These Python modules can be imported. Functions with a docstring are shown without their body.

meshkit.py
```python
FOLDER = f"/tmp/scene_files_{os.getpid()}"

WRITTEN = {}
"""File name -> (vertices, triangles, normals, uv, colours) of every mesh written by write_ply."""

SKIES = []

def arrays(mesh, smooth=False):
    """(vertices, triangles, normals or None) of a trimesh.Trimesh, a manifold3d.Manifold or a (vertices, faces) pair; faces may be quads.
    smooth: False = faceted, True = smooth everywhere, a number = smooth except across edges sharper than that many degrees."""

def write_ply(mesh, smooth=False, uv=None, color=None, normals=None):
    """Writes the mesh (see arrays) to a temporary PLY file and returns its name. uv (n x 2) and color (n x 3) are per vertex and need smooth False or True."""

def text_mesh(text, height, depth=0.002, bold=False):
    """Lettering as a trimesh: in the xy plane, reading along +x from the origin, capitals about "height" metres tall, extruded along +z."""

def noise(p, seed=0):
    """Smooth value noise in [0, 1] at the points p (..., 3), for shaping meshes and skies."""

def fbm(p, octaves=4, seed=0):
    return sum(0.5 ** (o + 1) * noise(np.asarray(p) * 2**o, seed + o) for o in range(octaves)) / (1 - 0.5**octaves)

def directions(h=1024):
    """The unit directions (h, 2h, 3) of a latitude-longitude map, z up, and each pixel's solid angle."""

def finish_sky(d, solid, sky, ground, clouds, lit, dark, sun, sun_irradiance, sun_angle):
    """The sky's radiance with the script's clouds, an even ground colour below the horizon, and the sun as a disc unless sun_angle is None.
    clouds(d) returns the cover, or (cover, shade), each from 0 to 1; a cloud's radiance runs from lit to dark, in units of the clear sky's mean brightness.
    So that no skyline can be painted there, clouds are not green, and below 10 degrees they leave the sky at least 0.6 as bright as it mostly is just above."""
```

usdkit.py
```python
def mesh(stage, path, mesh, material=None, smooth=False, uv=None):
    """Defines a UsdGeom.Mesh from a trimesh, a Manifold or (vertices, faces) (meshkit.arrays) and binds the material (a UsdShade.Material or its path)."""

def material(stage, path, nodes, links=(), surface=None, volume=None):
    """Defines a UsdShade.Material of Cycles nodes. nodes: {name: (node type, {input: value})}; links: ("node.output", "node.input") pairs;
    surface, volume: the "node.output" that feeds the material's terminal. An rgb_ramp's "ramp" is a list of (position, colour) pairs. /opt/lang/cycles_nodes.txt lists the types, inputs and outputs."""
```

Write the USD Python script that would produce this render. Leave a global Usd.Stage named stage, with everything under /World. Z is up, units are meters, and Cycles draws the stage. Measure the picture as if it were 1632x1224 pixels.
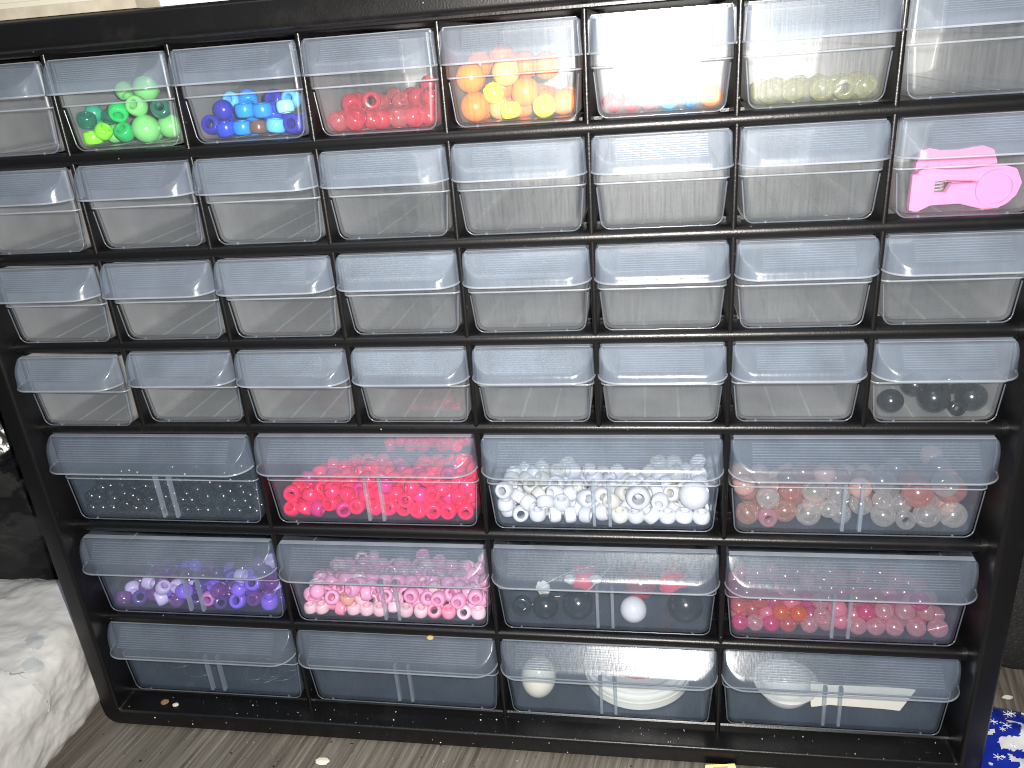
import math, random
import numpy as np, trimesh
from scipy.spatial import cKDTree
from scipy.spatial.transform import Rotation as Rot
import usdkit, meshkit
from pxr import Usd, UsdGeom, UsdLux, UsdShade, Gf, Sdf

stage = Usd.Stage.CreateInMemory()
UsdGeom.SetStageUpAxis(stage, UsdGeom.Tokens.z)
UsdGeom.SetStageMetersPerUnit(stage, 1.0)
UsdGeom.Xform.Define(stage, '/World')
MM = 0.001

# ------------------------------------------------------------------ camera
CAM_POS = np.array([84.96, -353.15, 375.08])
CAM_R = np.array([[0.98575511, 0.15146393, -0.07311313],      # right
                  [-0.00808735, -0.39152316, -0.92013271],     # down
                  [-0.16799241, 0.90761682, -0.38472101]])     # forward
cam = UsdGeom.Camera.Define(stage, '/World/camera')
cam.CreateHorizontalApertureAttr(36.0)
cam.CreateVerticalApertureAttr(27.0)
cam.CreateFocalLengthAttr(36.0 * 1299.98 / 1632)
cam.CreateClippingRangeAttr(Gf.Vec2f(0.01, 50))
cam.CreateExposureAttr(0.2)
m = np.eye(4)
m[0, :3], m[1, :3], m[2, :3], m[3, :3] = CAM_R[0], -CAM_R[1], -CAM_R[2], CAM_POS * MM
cam.AddTransformOp().Set(Gf.Matrix4d(*m.ravel().tolist()))

# ------------------------------------------------------------------ light: the phone's flash beside the lens, a ceiling lamp, dim room
def place(prim, pos, target=None):
    """a light at pos (mm); its -z axis towards target"""
    g = np.eye(4); g[3, :3] = np.array(pos) * MM
    if target is not None:
        z = np.array(pos, float) - target; z /= np.linalg.norm(z)
        x = np.cross([0, 0, 1.0], z); x /= np.linalg.norm(x)
        g[0, :3], g[1, :3], g[2, :3] = x, np.cross(z, x), z
    UsdGeom.Xformable(prim).AddTransformOp().Set(Gf.Matrix4d(*g.ravel().tolist()))
FLASH = CAM_POS + 14 * CAM_R[0] - 9 * CAM_R[1] - 3 * CAM_R[2]
fl = UsdLux.DiskLight.Define(stage, '/World/phone_flash')
fl.CreateRadiusAttr(0.0035); fl.CreateNormalizeAttr(True); fl.CreateIntensityAttr(1.3)
fl.CreateColorAttr(Gf.Vec3f(1.0, 0.945, 0.87))
place(fl, FLASH, FLASH + CAM_R[2] * 300 + np.array([0, 0, 60.0]))
ce = UsdLux.RectLight.Define(stage, '/World/ceiling_lamp')
ce.CreateWidthAttr(0.9); ce.CreateHeightAttr(0.9); ce.CreateNormalizeAttr(True); ce.CreateIntensityAttr(3.0)
ce.CreateColorAttr(Gf.Vec3f(0.86, 0.93, 1.0))
place(ce, (-500, -900, 2300), np.array([0, 0, 200.0]))
dome = UsdLux.DomeLight.Define(stage, '/World/room_light')
dome.CreateIntensityAttr(1.0)
dm = usdkit.material(stage, '/World/Looks/room_air', {'b': ('background_shader', {'color': (0.72, 0.86, 1.0), 'strength': 0.085})}, [], surface='b.background')
UsdShade.MaterialBindingAPI.Apply(dome.GetPrim()).Bind(dm)

# ------------------------------------------------------------------ helpers (all lengths in mm, scaled when written)
used = {}
def numbered(parent, name):
    k = (parent, name); n = used.get(k, -1) + 1; used[k] = n
    return name if n == 0 else f'{name}_{n:03d}'
def data(prim, label=None, cat=None, group=None, kind=None):
    for k, v in (('label', label), ('category', cat), ('group', group), ('kind', kind)):
        if v: prim.SetCustomDataByKey(k, v)
    return prim
def mat4(loc=(0, 0, 0), rot=None, scale=1.0):
    g = np.eye(4); r = np.eye(3) if rot is None else rot.as_matrix()
    g[:3, :3] = (r * np.array(scale)).T; g[3, :3] = np.array(loc) * MM
    return Gf.Matrix4d(*g.ravel().tolist())
def thing(name, label, cat, loc=(0, 0, 0), rot=None, group=None, kind=None, scale=1.0, ref=None):
    path = '/World/' + numbered('/World', name)
    x = UsdGeom.Xform.Define(stage, path)
    x.AddTransformOp().Set(mat4(loc, rot, scale))
    if ref:
        x.GetPrim().GetReferences().AddInternalReference(ref); x.GetPrim().SetInstanceable(True)
    return data(x.GetPrim(), label, cat, group, kind)
def part(parent, name, mesh, mat, smooth=35, label=None, kind=None):
    pp = str(parent.GetPath()); path = pp + '/' + numbered(pp, name)
    v, f, n = meshkit.arrays(mesh, smooth)
    pr = usdkit.mesh(stage, path, (v * MM, f), LOOK[mat])
    if n is not None:
        pr.CreateNormalsAttr([Gf.Vec3f(*map(float, q)) for q in n]); pr.SetNormalsInterpolation('vertex')
    return data(pr.GetPrim(), label, None, None, kind)
def solo(name, mesh, mat, label, cat, smooth=35, group=None, kind=None):
    pr = part(stage.GetPrimAtPath('/World'), name, mesh, mat, smooth)
    return data(pr, label, cat, group, kind)
cat_ = trimesh.util.concatenate
def box(x0, x1, y0, y1, z0, z1):
    b = trimesh.creation.box([x1 - x0, y1 - y0, z1 - z0]); b.apply_translation([(x0 + x1) / 2, (y0 + y1) / 2, (z0 + z1) / 2]); return b
def grid(P, closed_u=False, closed_v=False):
    """quads of a point grid P[u, v, 3] as a trimesh"""
    nu, nv = P.shape[:2]
    iu = np.arange(nu if closed_u else nu - 1); iv = np.arange(nv if closed_v else nv - 1)
    a, b = np.meshgrid(iu, iv, indexing='ij'); a1, b1 = (a + 1) % nu, (b + 1) % nv
    q = np.stack([a * nv + b, a1 * nv + b, a1 * nv + b1, a * nv + b1], -1).reshape(-1, 4)
    f = np.vstack([q[:, [0, 1, 2]], q[:, [0, 2, 3]]])
    return trimesh.Trimesh(P.reshape(-1, 3), f, process=False)
def prism_x(profile, x0, x1):
    """closed (y, z) profile swept along x, capped"""
    p = np.array(profile, float); n = len(p)
    P = np.stack([np.c_[np.full(n, x), p] for x in (x0, x1)])
    g = grid(P, closed_v=True)
    c = np.vstack([P.reshape(-1, 3), [x0, *p.mean(0)], [x1, *p.mean(0)]]); k = np.arange(n); k1 = (k + 1) % n
    f = np.vstack([g.faces, np.c_[k1, k, np.full(n, 2 * n)], np.c_[n + k, n + k1, np.full(n, 2 * n + 1)]])
    t = trimesh.Trimesh(c, f, process=False); t.fix_normals(); return t
def shell(P, t, flip=False):
    """open point grid P[u, v, 3] thickened by t along its normals into a closed sheet"""
    g = grid(P); nrm = g.vertex_normals.reshape(P.shape) * (-1 if flip else 1)
    Q = P - nrm * t
    nu, nv = P.shape[:2]; N = nu * nv
    rim = [i * nv for i in range(nu)] + [(nu - 1) * nv + j for j in range(1, nv)] + [i * nv + nv - 1 for i in range(nu - 2, -1, -1)] + [j for j in range(nv - 2, 0, -1)]
    rim = np.array(rim); r1 = np.roll(rim, -1)
    f = np.vstack([g.faces, g.faces[:, ::-1] + N, np.c_[rim, r1, r1 + N], np.c_[rim, r1 + N, rim + N]])
    t = trimesh.Trimesh(np.vstack([P.reshape(-1, 3), Q.reshape(-1, 3)]), f, process=False)
    t.fix_normals(); return t
def tube(pts, r, n=8, cap=True):
    pts = np.array(pts, float); d = np.gradient(pts, axis=0); d /= np.linalg.norm(d, axis=1, keepdims=True)
    a = np.array([0, 0, 1.0]); out = []
    for p, t in zip(pts, d):
        u = np.cross(t, a if abs(t @ a) < .95 else [1.0, 0, 0]); u /= np.linalg.norm(u); w = np.cross(t, u)
        out.append([p + r * (math.cos(k) * u + math.sin(k) * w) for k in np.linspace(0, 2 * math.pi, n, endpoint=False)])
    g = grid(np.array(out), closed_v=True)
    if cap:
        m = len(pts); v = np.vstack([g.vertices, pts[0], pts[-1]]); k = np.arange(n); k1 = (k + 1) % n
        g = trimesh.Trimesh(v, np.vstack([g.faces, np.c_[k1, k, np.full(n, n * m)], np.c_[(m - 1) * n + k, (m - 1) * n + k1, np.full(n, n * m + 1)]]), process=False)
    g.fix_normals(); return g
def revolve(rz, n=28):
    """closed (r, z) profile turned about z"""
    a = np.linspace(0, 2 * math.pi, n, endpoint=False); rz = np.array(rz, float)
    P = np.stack([np.c_[rz[:, 0] * math.cos(k), rz[:, 0] * math.sin(k), rz[:, 1]] for k in a])
    t = trimesh.Trimesh(*(lambda g: (g.vertices, g.faces))(grid(P, closed_u=True, closed_v=True)), process=True)
    t.fix_normals(); return t

# ------------------------------------------------------------------ materials
LOOK = {}
def look(name, nodes, links, surface):
    LOOK[name] = usdkit.material(stage, '/World/Looks/' + name, nodes, links, surface=surface)

def poly(name, tint, fac, rough, glossw=1.0, f0=0.04, trans=(0.97, 0.985, 1.0)):
    """milky see-through polypropylene: part of the light goes straight through, part is scattered, the skin shines"""
    look(name, {
        'g': ('geometry', {}), 'mp': ('mapping', {'scale': (900, 900, 45)}), 'n': ('noise_texture', {'scale': 1.0, 'detail': 3}),
        'n2': ('noise_texture', {'scale': 55.0, 'detail': 2}),
        'fr': ('map_range', {'from_min': 0.3, 'from_max': 0.7, 'to_min': rough * 0.7, 'to_max': rough * 1.35}),
        'ff': ('map_range', {'from_min': 0.3, 'from_max': 0.7, 'to_min': fac * 0.82, 'to_max': fac * 1.18}),
        't': ('transparent_bsdf', {'color': trans}), 'd': ('diffuse_bsdf', {'color': tint}), 'l': ('translucent_bsdf', {'color': tint}),
        's': ('mix_closure', {'fac': 0.45}), 'b': ('mix_closure', {}), 'gl': ('glossy_bsdf', {'color': (glossw,) * 3}),
        'fz': ('layer_weight', {'blend': 0.5}), 'f5': ('math', {'math_type': 'power', 'value2': 5.0}), 'f6': ('math', {'math_type': 'multiply_add', 'value2': 1 - f0, 'value3': f0}), 'o': ('mix_closure', {}),
        'bu': ('bump', {'strength': 0.12, 'distance': 0.0004})},
        [('g.position', 'mp.vector'), ('mp.vector', 'n.vector'), ('g.position', 'n2.vector'), ('n.fac', 'fr.value'), ('n2.fac', 'ff.value'), ('fr.result', 'gl.roughness'),
         ('n.fac', 'bu.height'), ('bu.normal', 'gl.normal'),
         ('d.BSDF', 's.closure1'), ('l.BSDF', 's.closure2'), ('t.BSDF', 'b.closure1'), ('s.closure', 'b.closure2'), ('ff.result', 'b.fac'),
         ('b.closure', 'o.closure1'), ('gl.BSDF', 'o.closure2'), ('fz.facing', 'f5.value1'), ('f5.value', 'f6.value1'), ('f6.value', 'o.fac')], 'o.closure')
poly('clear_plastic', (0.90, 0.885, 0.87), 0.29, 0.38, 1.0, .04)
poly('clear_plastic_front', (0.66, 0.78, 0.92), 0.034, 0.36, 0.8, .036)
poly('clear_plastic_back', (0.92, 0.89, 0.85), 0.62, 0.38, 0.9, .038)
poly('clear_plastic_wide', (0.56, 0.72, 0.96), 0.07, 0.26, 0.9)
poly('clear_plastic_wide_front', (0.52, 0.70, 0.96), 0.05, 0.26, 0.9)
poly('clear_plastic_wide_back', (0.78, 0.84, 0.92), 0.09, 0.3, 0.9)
poly('clear_plastic_handle', (0.68, 0.80, 1.0), 0.12, 0.21, 0.6)
poly('clear_plastic_handle_wide', (0.66, 0.78, 0.98), 0.08, 0.23, 0.42)
poly('clear_plastic_grip', (0.78, 0.87, 1.0), 0.17, 0.21, 0.6)
poly('clear_plastic_edge', (0.84, 0.90, 1.0), 0.26, 0.22, 0.6)

def plastic(name, col, rough=0.28, vary=0.0, noise=0, coat=0.0, sss=0.0, bump=0.0, bscale=900):
    nodes = {'p': ('principled_bsdf', {'base_color': col, 'roughness': rough, 'coat_weight': coat, 'coat_roughness': 0.16})}
    links = []
    if vary:
        nodes.update({'i': ('object_info', {}), 'm': ('map_range', {'to_min': 1 - vary, 'to_max': 1 + vary}), 'h': ('hsv', {'color': col})})
        links += [('i.random', 'm.value'), ('m.result', 'h.value'), ('h.color', 'p.base_color')]
    if bump:
        nodes.update({'g': ('geometry', {}), 'n': ('noise_texture', {'scale': bscale, 'detail': 3}), 'b': ('bump', {'strength': bump, 'distance': 0.0004})})
        links += [('g.position', 'n.vector'), ('n.fac', 'b.height'), ('b.normal', 'p.normal')]
    look(name, nodes, links, 'p.BSDF')
def clearbead(name, col, fac=0.3, rough=0.17):
    """tinted see-through acrylic"""
    tr = tuple(0.35 + 0.65 * c for c in col)
    look(name, {'t': ('transparent_bsdf', {'color': tr}), 'd': ('diffuse_bsdf', {'color': col}), 'l': ('translucent_bsdf', {'color': col}),
                's': ('mix_closure', {'fac': 0.5}), 'lw': ('layer_weight', {'blend': 0.5}), 'lp': ('math', {'math_type': 'power', 'value2': 2.2}), 'mr': ('map_range', {'to_min': fac, 'to_max': min(0.9, fac + 0.6)}), 'b': ('mix_closure', {}),
                'g': ('glossy_bsdf', {'color': (1, 1, 1), 'roughness': rough}), 'f': ('layer_weight', {'blend': 0.5}), 'f5': ('math', {'math_type': 'power', 'value2': 5.0}), 'f6': ('math', {'math_type': 'multiply_add', 'value2': 0.92, 'value3': 0.08}), 'o': ('mix_closure', {})},
         [('d.BSDF', 's.closure1'), ('l.BSDF', 's.closure2'), ('t.BSDF', 'b.closure1'), ('s.closure', 'b.closure2'), ('lw.facing', 'lp.value1'), ('lp.value', 'mr.value'), ('mr.result', 'b.fac'),
          ('b.closure', 'o.closure1'), ('g.BSDF', 'o.closure2'), ('f.facing', 'f5.value1'), ('f5.value', 'f6.value1'), ('f6.value', 'o.fac')], 'o.closure')

# black cabinet plastic: fine moulded grain, greyish rubbed dust
look('black_plastic', {
    'g': ('geometry', {}), 'n': ('noise_texture', {'scale': 1400, 'detail': 2}), 'b': ('bump', {'strength': 0.25, 'distance': 0.0003}),
    'd': ('noise_texture', {'scale': 38, 'detail': 6, 'roughness': 0.7}), 'r': ('rgb_ramp', {'ramp': [(0.0, (0.004, 0.004, 0.0045)), (0.58, (0.005, 0.005, 0.0055)), (0.85, (0.016, 0.0155, 0.0145))]}),
    's': ('noise_texture', {'scale': 420, 'detail': 1}), 'sr': ('rgb_ramp', {'ramp': [(0.0, (0, 0, 0)), (0.80, (0, 0, 0)), (0.83, (1, 1, 1))]}),
    'm': ('mix', {'color2': (0.30, 0.29, 0.27)}), 'p': ('principled_bsdf', {'roughness': 0.34, 'specular_ior_level': 0.42})},
    [('g.position', 'n.vector'), ('n.fac', 'b.height'), ('b.normal', 'p.normal'), ('g.position', 'd.vector'), ('d.fac', 'r.fac'),
     ('g.position', 's.vector'), ('s.fac', 'sr.fac'), ('sr.color', 'm.fac'), ('r.color', 'm.color1'), ('m.color', 'p.base_color')], 'p.BSDF')
# wood-look floor, grain along the boards
FLOOR_ANGLE = math.atan2(22, 4)
look('wood_floor', {
    'g': ('geometry', {}), 'rot': ('mapping', {'rotation': (0, 0, -FLOOR_ANGLE)}), 'mp': ('mapping', {'scale': (14, 420, 1)}),
    'n': ('noise_texture', {'scale': 1.0, 'detail': 6, 'roughness': 0.65, 'distortion': 0.4}),
    'mp2': ('mapping', {'scale': (3, 40, 1)}), 'n2': ('noise_texture', {'scale': 1.0, 'detail': 3, 'distortion': 0.8}),
    'r': ('rgb_ramp', {'ramp': [(0.25, (0.058, 0.051, 0.043)), (0.48, (0.155, 0.140, 0.120)), (0.62, (0.23, 0.212, 0.186)), (0.8, (0.42, 0.40, 0.36))]}),
    'mx': ('mix', {'mix_type': 'multiply', 'fac': 0.55}), 'r2': ('rgb_ramp', {'ramp': [(0.3, (0.55, 0.53, 0.5)), (0.7, (1.0, 1.0, 1.0))]}),
    'sp': ('noise_texture', {'scale': 300, 'detail': 2}), 'spr': ('rgb_ramp', {'ramp': [(0.0, (0, 0, 0)), (0.70, (0, 0, 0)), (0.74, (1, 1, 1))]}), 'ms': ('mix', {'color2': (0.02, 0.017, 0.013)}),
    'b': ('bump', {'strength': 0.35, 'distance': 0.0006}), 'p': ('principled_bsdf', {'roughness': 0.45})},
    [('g.position', 'rot.vector'), ('rot.vector', 'mp.vector'), ('mp.vector', 'n.vector'), ('rot.vector', 'mp2.vector'), ('mp2.vector', 'n2.vector'), ('n.fac', 'r.fac'), ('n2.fac', 'r2.fac'),
     ('r.color', 'mx.color1'), ('r2.color', 'mx.color2'), ('g.position', 'sp.vector'), ('sp.fac', 'spr.fac'), ('spr.color', 'ms.fac'), ('mx.color', 'ms.color1'), ('ms.color', 'p.base_color'), ('n.fac', 'b.height'), ('b.normal', 'p.normal')], 'p.BSDF')
look('bag_film', {'g': ('geometry', {}), 'n': ('noise_texture', {'scale': 60, 'detail': 4}), 'b': ('bump', {'strength': 0.5, 'distance': 0.003}),
                  'p': ('principled_bsdf', {'base_color': (0.008, 0.008, 0.009), 'roughness': 0.22})},
     [('g.position', 'n.vector'), ('n.fac', 'b.height'), ('b.normal', 'p.normal')], 'p.BSDF')
look('dark_fabric', {'g': ('geometry', {}), 'n': ('noise_texture', {'scale': 700, 'detail': 3}), 'r': ('rgb_ramp', {'ramp': [(0.3, (0.008, 0.008, 0.008)), (0.62, (0.022, 0.021, 0.02)), (0.78, (0.10, 0.10, 0.095))]}),
                     'b': ('bump', {'strength': 0.6, 'distance': 0.001}), 'p': ('principled_bsdf', {'roughness': 0.8})},
     [('g.position', 'n.vector'), ('n.fac', 'r.fac'), ('r.color', 'p.base_color'), ('n.fac', 'b.height'), ('b.normal', 'p.normal')], 'p.BSDF')
look('quilted_white', {'g': ('geometry', {}), 'n': ('noise_texture', {'scale': 38, 'detail': 5, 'distortion': 0.6}), 'r': ('rgb_ramp', {'ramp': [(0.3, (0.56, 0.56, 0.555)), (0.7, (0.68, 0.68, 0.665))]}),
                       'b': ('bump', {'strength': 0.55, 'distance': 0.004}), 'p': ('principled_bsdf', {'roughness': 0.32})},
     [('g.position', 'n.vector'), ('n.fac', 'r.fac'), ('r.color', 'p.base_color'), ('n.fac', 'b.height'), ('b.normal', 'p.normal')], 'p.BSDF')
look('cardboard', {'g': ('geometry', {}), 'n': ('noise_texture', {'scale': 150, 'detail': 5}), 'r': ('rgb_ramp', {'ramp': [(0.3, (0.30, 0.27, 0.21)), (0.7, (0.40, 0.37, 0.30))]}), 'p': ('principled_bsdf', {'roughness': 0.7})},
     [('g.position', 'n.vector'), ('n.fac', 'r.fac'), ('r.color', 'p.base_color')], 'p.BSDF')
for nm, col, ro in (('cream_paper', (0.46, 0.44, 0.37), .65), ('envelope_paper', (0.52, 0.52, 0.52), .6), ('white_paper', (0.78, 0.77, 0.74), .6), ('print_grey', (0.50, 0.52, 0.54), .55), ('print_lilac', (0.36, 0.30, 0.66), .5), ('packet_blue', (0.012, 0.03, 0.36), .3), ('packet_white', (0.75, 0.77, 0.80), .45),
                    ('wrapper_red', (0.55, 0.02, 0.02), .35), ('wrapper_yellow', (0.80, 0.55, 0.04), .35), ('crumb_tan', (0.50, 0.36, 0.17), .8), ('crumb_brown', (0.24, 0.12, 0.05), .8), ('crumb_white', (0.6, 0.58, 0.54), .8),
                    ('cream_plastic', (0.80, 0.75, 0.64), .35), ('milk_white', (0.82, 0.83, 0.78), .25), ('pearl_ivory', (0.84, 0.80, 0.68), .18), ('rust_insert', (0.33, 0.10, 0.06), .5), ('spring_steel', (0.35, 0.33, 0.33), .3),
                    ('clip_pink', (0.86, 0.25, 0.47), .3), ('thread_white', (0.7, 0.7, 0.66), .7), ('wire_dark', (0.02, 0.02, 0.022), .4)):
    plastic(nm, col, ro)
for nm, col in (('hot_pink', (0.97, 0.02, 0.11)), ('magenta_pearl', (0.66, 0.03, 0.22)), ('baby_pink', (0.94, 0.38, 0.62)), ('rose_pink', (0.94, 0.32, 0.46)), ('blush', (0.95, 0.60, 0.68)), ('salmon', (0.88, 0.42, 0.34)),
                ('white', (0.62, 0.62, 0.68)), ('white_howlite', (0.62, 0.61, 0.55)), ('black', (0.008, 0.010, 0.012)), ('green_pale', (0.22, 0.66, 0.20)), ('green_bright', (0.02, 0.52, 0.12)), ('lime', (0.24, 0.80, 0.03)),
                ('teal_pearl', (0.03, 0.34, 0.20)), ('indigo', (0.025, 0.025, 0.36)), ('royal_blue', (0.015, 0.06, 0.66)), ('azure', (0.01, 0.24, 0.74)), ('sky_blue', (0.10, 0.45, 0.82)), ('cyan_pale', (0.28, 0.62, 0.80)),
                ('brown', (0.15, 0.075, 0.055)), ('orange', (0.90, 0.20, 0.015)), ('orange_pale', (0.90, 0.36, 0.10)), ('lime_yellow', (0.62, 0.66, 0.03)), ('violet', (0.24, 0.13, 0.78)), ('lavender_pearl', (0.64, 0.54, 0.93)), ('orchid', (0.60, 0.20, 0.60))):
    plastic(nm, col, 0.20 if nm == 'black' else 0.26, vary=0.12, coat=0.6 if nm == 'black' else 0.0)
for nm, col, fa in (('amber_milk', (1.0, 0.66, 0.56), .6), ('pink_milk', (1.0, 0.34, 0.50), .6), ('clear', (1.0, 0.96, 0.94), .15), ('pink_clear', (1.0, 0.62, 0.70), .27), ('amber_clear', (0.98, 0.66, 0.54), .18), ('peach_clear', (1.0, 0.52, 0.44), .22), ('magenta_clear', (0.97, 0.12, 0.42), .38), ('coral_clear', (1.0, 0.30, 0.32), .28),
                    ('orange_clear', (1.0, 0.22, 0.02), .40), ('red_clear', (0.95, 0.10, 0.17), .46), ('purple_clear', (0.52, 0.20, 0.72), .45), ('violet_clear', (0.34, 0.20, 0.80), .45), ('teal_clear', (0.05, 0.48, 0.34), .4),
                    ('black_clear', (0.02, 0.025, 0.03), .75), ('citrine_clear', (0.86, 0.86, 0.52), .14)):
    clearbead(nm, col, fa)

# ------------------------------------------------------------------ floor
def sheet(x0, x1, y0, y1, z):
    return trimesh.Trimesh([[x0, y0, z], [x1, y0, z], [x1, y1, z], [x0, y1, z]], [[0, 1, 2], [0, 2, 3]], process=False)
data(part(stage.GetPrimAtPath('/World'), 'floor', sheet(-2500, 2500, -2500, 2500, 0), 'wood_floor', False), kind='structure')

# ------------------------------------------------------------------ cabinet
RZ = [386.2, 340.1, 294.0, 247.5, 201.05, 139.06, 74.36, 14.0]      # height of the rail under rows 1..7 (index 0 = top)
cab = thing('storage_cabinet', 'black plastic frame of the drawer cabinet with rails and dividers between the drawers', 'cabinet')
def rrect(x0, x1, z0, z1, r, y, n=6):
    out = []
    for cx, cz, a0 in ((x1 - r, z0 + r, -90), (x1 - r, z1 - r, 0), (x0 + r, z1 - r, 90), (x0 + r, z0 + r, 180)):
        for a in np.radians(np.linspace(a0, a0 + 90, n)):
            out.append([cx + r * math.cos(a), y, cz + r * math.sin(a)])
    return out
FO, FI = (-252.5, 252.5, 1.5, 399.5), (-240.5, 240.5, 14.0, 387.0)
def ringrect(k, y, r):
    b = [o + (i - o) * k for o, i in zip(FO, FI)]
    return rrect(*b, r, y)
secs = [ringrect(0, 160, 9), ringrect(0, -9, 9), ringrect(.06, -10.8, 8.6), ringrect(.17, -12, 8), ringrect(.80, -12, 2.6), ringrect(.93, -11.5, 2.2), ringrect(1, -10.2, 2), ringrect(1, 160, 2)]
fr = grid(np.array(secs), closed_u=True, closed_v=True); fr.fix_normals()
part(cab, 'outer_frame', fr, 'black_plastic', 40)
part(cab, 'back_panel', box(-241, 241, 157, 159, 13.5, 387.5), 'black_plastic', False)
def rail_profile(z, h=3.0, r=2.6, y0=-0.6, y1=20):
    p = [(y1, z - 1.4), (y1, z + 1.4), (y0 + 8, z + 1.6), (y0 + 5, z + h)]
    p += [(y0 + r - r * math.sin(a), z + h - r + r * math.cos(a)) for a in np.linspace(0, math.pi / 2, 5)]
    p += [(y0 + r - r * math.cos(a), z - h + r - r * math.sin(a)) for a in np.linspace(0, math.pi / 2, 5)]
    p += [(y0 + 5, z - h), (y0 + 8, z - 1.6)]
    return p
for r in range(1, 7):
    part(cab, 'rail', prism_x(rail_profile(RZ[r]), -240.9, 240.9), 'black_plastic', 40)
    for s in (-1, 1):                                                # moulded socket the rail ends in
        c = trimesh.creation.cylinder(4.0, 3.2, sections=20); c.apply_transform(trimesh.transformations.rotation_matrix(math.pi / 2, [0, 1, 0]))
        c.apply_translation([s * 239.3, 2.6, RZ[r]]); part(cab, 'rail_socket', c, 'black_plastic', 40)
part(cab, 'floor_step', prism_x([(3, 13.6), (3, 16.2), (3.8, 17), (22, 17), (22, 13.6)], -240.9, 240.9), 'black_plastic', 30)
part(cab, 'top_strip', prism_x([(0.5, 387.4), (0.5, 386.0), (1.2, 385.4), (20, 385.4), (20, 387.4)], -240.9, 240.9), 'black_plastic', 30)
def divider(x, zlo, zhi):
    w = 1.25
    prof = [(x - w * math.cos(a), 0.7 - 1.0 * math.sin(a)) for a in np.linspace(0, math.pi, 7)] + [(x + w * .9, 150), (x - w * .9, 150)]
    p = np.array(prof); n = len(p)
    P = np.stack([np.c_[p, np.full(n, zz)] for zz in (zlo, zhi)])
    g = grid(P, closed_v=True); c = np.vstack([P.reshape(-1, 3), [*p.mean(0), zlo], [*p.mean(0), zhi]]); k = np.arange(n); k1 = (k + 1) % n
    t = trimesh.Trimesh(c, np.vstack([g.faces, np.c_[k1, k, np.full(n, 2 * n)], np.c_[n + k, n + k1, np.full(n, 2 * n + 1)]]), process=False); t.fix_normals()
    return t
for r in range(1, 8):
    zlo, zhi = RZ[r] + (1.0 if r < 7 else -0.3), RZ[r - 1] - 1.0 + (0.2 if r == 1 else 0)
    for i in (range(1, 8) if r <= 4 else (2, 4, 6)):
        part(cab, 'divider', divider(-240 + 60 * i, zlo, zhi), 'black_plastic', 40)
for c_ in range(8):                                                  # runners that carry the backs of the drawers
    for r in (1, 2, 3, 4):
        part(cab, 'runner', box(-240 + 60 * c_ + (1.3 if c_ else 0), -240 + 60 * c_ + 5, 22, 150, RZ[r] - 1, RZ[r] + 2.8), 'black_plastic', False)
        part(cab, 'runner', box(-180 + 60 * c_ - 5, -180 + 60 * c_ - (1.3 if c_ < 7 else 0), 22, 150, RZ[r] - 1, RZ[r] + 2.8), 'black_plastic', False)
for c_ in range(4):
    for r in (5, 6, 7):
        part(cab, 'runner', box(-240 + 120 * c_ + (1.3 if c_ else 0), -240 + 120 * c_ + 6, 22.5, 150, RZ[r] - .2, RZ[r] + 3.6), 'black_plastic', False)
        part(cab, 'runner', box(-120 + 120 * c_ - 6, -120 + 120 * c_ - (1.3 if c_ < 3 else 0), 22.5, 150, RZ[r] - .2, RZ[r] + 3.6), 'black_plastic', False)

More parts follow.
